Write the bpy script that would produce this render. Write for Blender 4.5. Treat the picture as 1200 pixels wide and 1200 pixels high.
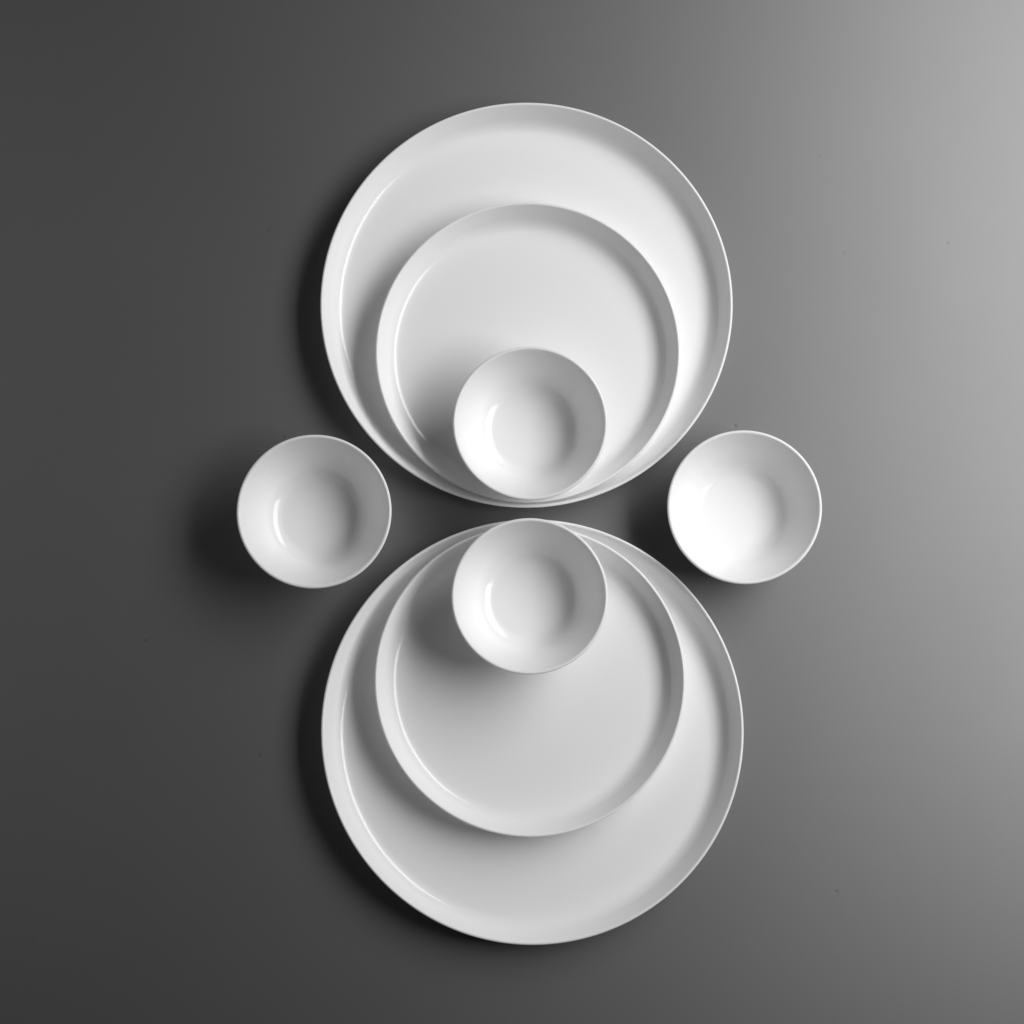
import bpy, bmesh, math, random
from mathutils import Vector, Matrix, noise

for o in list(bpy.data.objects):
    bpy.data.objects.remove(o, do_unlink=True)
S = bpy.context.scene
COL = S.collection

# ---------------------------------------------------------------- camera
TILT = math.radians(6.173)
DIST = 1.280
cd = bpy.data.cameras.new('camera')
cam = bpy.data.objects.new('camera', cd)
COL.objects.link(cam)
cd.sensor_width = 36.0
cd.lens = 2200.0 / 1200.0 * 36.0
cd.clip_start = 0.05
cd.clip_end = 50.0
cam.location = (0.0, -DIST * math.sin(TILT), DIST * math.cos(TILT))
cam.rotation_euler = (TILT, 0.0, 0.0)
S.camera = cam

# ---------------------------------------------------------------- dim studio around
W = bpy.data.worlds.new('World')
S.world = W
W.use_nodes = True
bg = W.node_tree.nodes['Background']
bg.inputs['Color'].default_value = (1, 1, 1, 1)
bg.inputs['Strength'].default_value = 0.004

# ---------------------------------------------------------------- softbox to the side
LP = Vector((0.715, 0.30, 0.735))
LT = Vector((0.10, 0.13, 0.0))
def area_lamp(name, pos, aim, size_h, size_v, watts, spread):
    ld = bpy.data.lights.new(name, 'AREA')
    ld.shape = 'RECTANGLE'
    ld.size = size_h
    ld.size_y = size_v
    ld.energy = watts
    ld.spread = math.radians(spread)
    lo = bpy.data.objects.new(name, ld)
    COL.objects.link(lo)
    zl = (pos - aim).normalized()                 # lamp shines along its -Z
    xl = Vector((0, 1, 0)); xl = (xl - zl * xl.dot(zl)).normalized()
    m = Matrix((xl, zl.cross(xl), zl)).transposed().to_4x4()
    m.translation = pos
    lo.matrix_world = m
    return lo

area_lamp('softbox', LP, LT, 1.20, 0.40, 7.5, 140)
# weak low fill lamp added opposite, to lift the dishes' shaded inner walls
area_lamp('added_fill', Vector((-0.85, 0.10, 0.33)), Vector((0.1, 0.0, 0.03)), 1.0, 0.40, 1.15, 180)

S.render.engine = 'CYCLES'
S.cycles.max_bounces = 18               # white glaze: light bounces many times inside the dishes
S.cycles.diffuse_bounces = 14
S.cycles.glossy_bounces = 6
S.view_settings.view_transform = 'Standard'
S.view_settings.look = 'None'
S.view_settings.exposure = 0.0
S.view_settings.gamma = 1.0
S.view_settings.use_curve_mapping = False

# ---------------------------------------------------------------- materials
def new_mat(name):
    m = bpy.data.materials.new(name)
    m.use_nodes = True
    nt = m.node_tree
    return m, nt, nt.nodes['Principled BSDF']

def N(nt, kind, **kw):
    n = nt.nodes.new(kind)
    for k, v in kw.items():
        if k in n.inputs: n.inputs[k].default_value = v
        else: setattr(n, k, v)
    return n

def ramp(nt, src, p0, c0, p1, c1):
    r = nt.nodes.new('ShaderNodeMapRange')
    r.inputs['From Min'].default_value = p0
    r.inputs['From Max'].default_value = p1
    r.inputs['To Min'].default_value = c0
    r.inputs['To Max'].default_value = c1
    nt.links.new(src, r.inputs['Value'])
    return r.outputs['Result']

def porcelain():
    m, nt, b = new_mat('white_porcelain')
    L = nt.links
    tc = N(nt, 'ShaderNodeTexCoord')
    b.inputs['Base Color'].default_value = (0.94, 0.94, 0.94, 1)
    b.inputs['IOR'].default_value = 1.5
    b.inputs['Specular IOR Level'].default_value = 0.36
    # glaze: very slightly uneven gloss, a faint waviness and rare pin holes
    n1 = N(nt, 'ShaderNodeTexNoise', Scale=30.0, Detail=3.0)
    L.new(tc.outputs['Object'], n1.inputs['Vector'])
    L.new(ramp(nt, n1.outputs['Fac'], 0.3, 0.08, 0.7, 0.13), b.inputs['Roughness'])
    n2 = N(nt, 'ShaderNodeTexNoise', Scale=55.0, Detail=2.0)
    L.new(tc.outputs['Object'], n2.inputs['Vector'])
    bp = N(nt, 'ShaderNodeBump', Strength=0.12, Distance=0.0006)
    L.new(n2.outputs['Fac'], bp.inputs['Height'])
    L.new(bp.outputs['Normal'], b.inputs['Normal'])
    return m

def table_mat():
    m, nt, b = new_mat('dark_satin_tabletop')
    L = nt.links
    tc = N(nt, 'ShaderNodeTexCoord')
    # even dark grey with faint cloudiness
    n1 = N(nt, 'ShaderNodeTexNoise', Scale=6.0, Detail=4.0, Roughness=0.55)
    L.new(tc.outputs['Object'], n1.inputs['Vector'])
    base = ramp(nt, n1.outputs['Fac'], 0.25, TABLE * 0.96, 0.75, TABLE * 1.04)
    # sparse dust specks and small nicks
    v = N(nt, 'ShaderNodeTexVoronoi', Scale=13.0, voronoi_dimensions='2D')
    wn = N(nt, 'ShaderNodeTexNoise', Scale=700.0, Detail=2.0)
    L.new(tc.outputs['Object'], wn.inputs['Vector'])
    wm = N(nt, 'ShaderNodeVectorMath', operation='MULTIPLY_ADD')
    wm.inputs[1].default_value = (0.0022, 0.0022, 0.0)
    L.new(wn.outputs['Color'], wm.inputs[0]); L.new(tc.outputs['Object'], wm.inputs[2])
    L.new(wm.outputs['Vector'], v.inputs['Vector'])
    sp = ramp(nt, v.outputs['Distance'], 0.006, 1.0, 0.024, 0.0)
    sel = N(nt, 'ShaderNodeSeparateColor')
    L.new(v.outputs['Color'], sel.inputs['Color'])
    pick = N(nt, 'ShaderNodeMath', operation='GREATER_THAN'); pick.inputs[1].default_value = 0.78
    L.new(sel.outputs['Red'], pick.inputs[0])
    mul = N(nt, 'ShaderNodeMath', operation='MULTIPLY')
    L.new(sp, mul.inputs[0]); L.new(pick.outputs[0], mul.inputs[1])
    amt = N(nt, 'ShaderNodeMath', operation='MULTIPLY')
    L.new(mul.outputs[0], amt.inputs[0]); L.new(sel.outputs['Green'], amt.inputs[1])
    dark = N(nt, 'ShaderNodeMath', operation='MULTIPLY_ADD')
    dark.inputs[1].default_value = -0.25 * TABLE
    L.new(amt.outputs[0], dark.inputs[0]); L.new(base, dark.inputs[2])
    comb = N(nt, 'ShaderNodeCombineColor')
    for k in ('Red', 'Green', 'Blue'): L.new(dark.outputs[0], comb.inputs[k])
    L.new(comb.outputs['Color'], b.inputs['Base Color'])
    spl = N(nt, 'ShaderNodeMath', operation='MULTIPLY_ADD')
    spl.inputs[1].default_value = -0.22 * TSPEC
    spl.inputs[2].default_value = TSPEC
    L.new(amt.outputs[0], spl.inputs[0])
    L.new(spl.outputs[0], b.inputs['Specular IOR Level'])
    b.inputs['IOR'].default_value = 1.88
    n2 = N(nt, 'ShaderNodeTexNoise', Scale=9.0, Detail=5.0, Roughness=0.6)
    L.new(tc.outputs['Object'], n2.inputs['Vector'])
    L.new(ramp(nt, n2.outputs['Fac'], 0.3, TROUGH - 0.008, 0.7, TROUGH + 0.008), b.inputs['Roughness'])
    n3 = N(nt, 'ShaderNodeTexNoise', Scale=900.0, Detail=2.0)
    L.new(tc.outputs['Object'], n3.inputs['Vector'])
    bp = N(nt, 'ShaderNodeBump', Strength=0.05, Distance=0.0002)
    L.new(n3.outputs['Fac'], bp.inputs['Height'])
    bp2 = N(nt, 'ShaderNodeBump', Strength=0.25, Distance=0.0004)
    bp2.invert = True
    L.new(amt.outputs[0], bp2.inputs['Height'])
    L.new(bp.outputs['Normal'], bp2.inputs['Normal'])
    L.new(bp2.outputs['Normal'], b.inputs['Normal'])
    return m

TABLE, TSPEC, TROUGH = 0.056, 1.0, 0.56
M_POR = porcelain()
M_TAB = table_mat()

# ---------------------------------------------------------------- table top (setting)
def tabletop():
    bm = bmesh.new()
    bmesh.ops.create_cube(bm, size=1.0)
    bmesh.ops.scale(bm, vec=(3.0, 3.0, 0.04), verts=bm.verts)
    bmesh.ops.translate(bm, vec=(0, 0, -0.02), verts=bm.verts)
    bmesh.ops.bevel(bm, geom=list(bm.edges), offset=0.003, segments=3, affect='EDGES')
    me = bpy.data.meshes.new('tabletop')
    bm.to_mesh(me); bm.free()
    me.materials.append(M_TAB)
    o = bpy.data.objects.new('tabletop', me)
    COL.objects.link(o)
    o['kind'] = 'structure'
    o['label'] = 'plain dark grey satin tabletop under the white dishes'
    return o
tabletop()

# ---------------------------------------------------------------- turned dishes
def arc(cx, cz, r, a0, a1, n):
    return [(cx + r * math.cos(math.radians(a0 + (a1 - a0) * i / n)),
             cz + r * math.sin(math.radians(a0 + (a1 - a0) * i / n))) for i in range(n + 1)]

def lathe(name, prof, segs, seed, wob):
    """prof: (r, z) from the inner centre over the rim to the outer centre."""
    verts, faces = [], []
    rings = []
    for r, z in prof:
        if r < 1e-7:
            rings.append([len(verts)]); verts.append((0, 0, z))
        else:
            ids = []
            for k in range(segs):
                a = 2 * math.pi * k / segs
                # slight out-of-round and rim waviness of fired clay
                q = Vector((math.cos(a) * 1.1 + seed * 7.3, math.sin(a) * 1.1, seed * 3.1))
                h = min(max(z / prof_h(prof), 0), 1)
                rr = r * (1 + wob * noise.noise(q) * h)
                zz = z + wob * 0.05 * noise.noise(q + Vector((5, 5, 5))) * h * h
                ids.append(len(verts)); verts.append((rr * math.cos(a), rr * math.sin(a), zz))
            rings.append(ids)
    for A, B in zip(rings, rings[1:]):
        if len(A) == 1 and len(B) == 1: continue
        for k in range(segs):
            k2 = (k + 1) % segs
            if len(A) == 1: faces.append((A[0], B[k], B[k2]))
            elif len(B) == 1: faces.append((A[k], B[0], A[k2]))
            else: faces.append((A[k], B[k], B[k2], A[k2]))
    me = bpy.data.meshes.new(name)
    me.from_pydata(verts, [], faces)
    bm = bmesh.new(); bm.from_mesh(me)
    bmesh.ops.recalc_face_normals(bm, faces=bm.faces)
    bm.to_mesh(me); bm.free()
    for p in me.polygons: p.use_smooth = True
    me.materials.append(M_POR)
    return me

def prof_h(prof):
    return max(z for _, z in prof)

def dish_profile(R, H, floor_z, bends, rim_t, wall_t, foot_r, foot_h, start=0.0):
    """flat floor, then a corner of successive bends [(radius, slope reached in degrees)],
    a straight flaring wall to a rounded rim, an outer skin `wall_t` away, a foot ring."""
    slope = bends[-1][1]
    s = math.radians(slope)
    rr = rim_t / 2
    tipr, tipz = R - rr, H - rr                      # centre of the round lip
    nx, nz = -math.sin(s), math.cos(s)               # inward normal of the wall
    ax, az = tipr + nx * rr, tipz + nz * rr          # inner wall meets lip
    # corner relative to the edge of the floor
    cor, nor = [], []
    x = z = 0.0
    a0 = start
    for rho, a1 in bends:
        n = 12
        for i in range(n + 1):
            a = math.radians(a0 + (a1 - a0) * i / n); b0 = math.radians(a0)
            q = (x + rho * (math.sin(a) - math.sin(b0)), z + rho * (math.cos(b0) - math.cos(a)))
            if not cor or abs(q[0] - cor[-1][0]) > 1e-7:
                cor.append(q); nor.append((math.sin(a), -math.cos(a)))
        x, z = cor[-1]
        a0 = a1
    z1 = floor_z + z
    x1 = ax - (az - z1) / math.tan(s)
    x0 = x1 - x
    inner = [(x0 + q[0], floor_z + q[1]) for q in cor]
    P = [(0.0, floor_z)] + [(x0 * i / 14, floor_z) for i in range(1, 14)] + [(x0 - 0.0008, floor_z)]
    P += inner[1:] if start else inner
    for i in range(1, 7):
        t = i / 7; P.append((x1 + (ax - x1) * t, z1 + (az - z1) * t))
    P += arc(tipr, tipz, rr, 90 + slope, -90 + slope, 12)
    bx, bz = tipr - nx * rr, tipz - nz * rr
    outer = [(p[0] + n[0] * wall_t, max(p[1] + n[1] * wall_t, foot_h)) for p, n in zip(inner, nor)][::-1]
    ox, oz = outer[0]
    for i in range(1, 7):
        t = i / 7; P.append((bx + (ox - bx) * t, bz + (oz - bz) * t))
    P += [q for q in outer if q[0] > foot_r + 0.0035]
    # foot ring
    P += [(foot_r + 0.0030, foot_h), (foot_r + 0.0020, 0.0006), (foot_r + 0.0012, 0.0),
          (foot_r - 0.0008, 0.0), (foot_r - 0.0016, 0.0006), (foot_r - 0.0024, foot_h)]
    P.append((0.0, foot_h))
    out = [P[0]]
    for q in P[1:]:
        if abs(q[0] - out[-1][0]) + abs(q[1] - out[-1][1]) > 1e-6: out.append(q)
    return out

BIG = dish_profile(0.1400, 0.0216, 0.0046, [(0.0105, 62)], 0.0021, 0.0030, 0.088, 0.0016, start=5)
MID = dish_profile(0.10300, 0.0210, 0.0040, [(0.0100, 62)], 0.0021, 0.0026, 0.062, 0.0014, start=5)
BWL = dish_profile(0.05120, 0.0404, 0.0060, [(0.021, 31), (0.010, 62)], 0.0024, 0.0030, 0.0205, 0.0022, start=15)

def dish(name, prof, x, y, z, seed, wob, rot, label, cat, group):
    me = lathe(name, prof, 224, seed, wob)
    o = bpy.data.objects.new(name, me)
    COL.objects.link(o)
    o.location = (x, y, z)
    o.rotation_euler = (0, 0, rot)
    o['label'] = label; o['category'] = cat; o['group'] = group
    return o

ZM = 0.0046                 # floor of a large plate
ZB = ZM + 0.0040            # floor of a medium plate on it
dish('large_plate', BIG, 0.0098, 0.1406, 0, 1, .0016, 0.3,
     'large white plate, brightly lit across the wide open side of its floor', 'plate', 'large white plates')
dish('large_plate', BIG, 0.0135, -0.1473, 0, 2, .0016, 1.9,
     "large white plate, smaller plate's crescent shadow spread over its wide open side", 'plate', 'large white plates')
dish('medium_plate', MID, 0.0107, 0.1065, ZM, 3, .0016, 2.4,
     "medium white plate on a larger one, bowl's shadow running into its near wall", 'plate', 'medium white plates')
dish('medium_plate', MID, 0.0119, -0.1144, ZM, 4, .0016, 4.0,
     "medium white plate on a larger one, bowl's shadow spread over its open floor", 'plate', 'medium white plates')
dish('small_bowl', BWL, 0.0120, 0.0538, ZB, 5, .003, 0.7,
     'small white bowl on stacked plates, its shadow running into their rims', 'bowl', 'small white bowls')
dish('small_bowl', BWL, 0.0115, -0.0604, ZB, 6, .003, 5.0,
     "small white bowl on stacked plates, its shadow falling across the medium plate's open floor", 'bowl', 'small white bowls')
dish('small_bowl', BWL, -0.1308, -0.0039, 0, 7, .003, 3.3,
     'small greyer white bowl on the dark tabletop, beside a wide black shadow', 'bowl', 'small white bowls')
dish('small_bowl', BWL, 0.1537, -0.0009, 0, 8, .003, 1.2,
     'small brightest white bowl standing on the palest, most brightly lit tabletop', 'bowl', 'small white bowls')
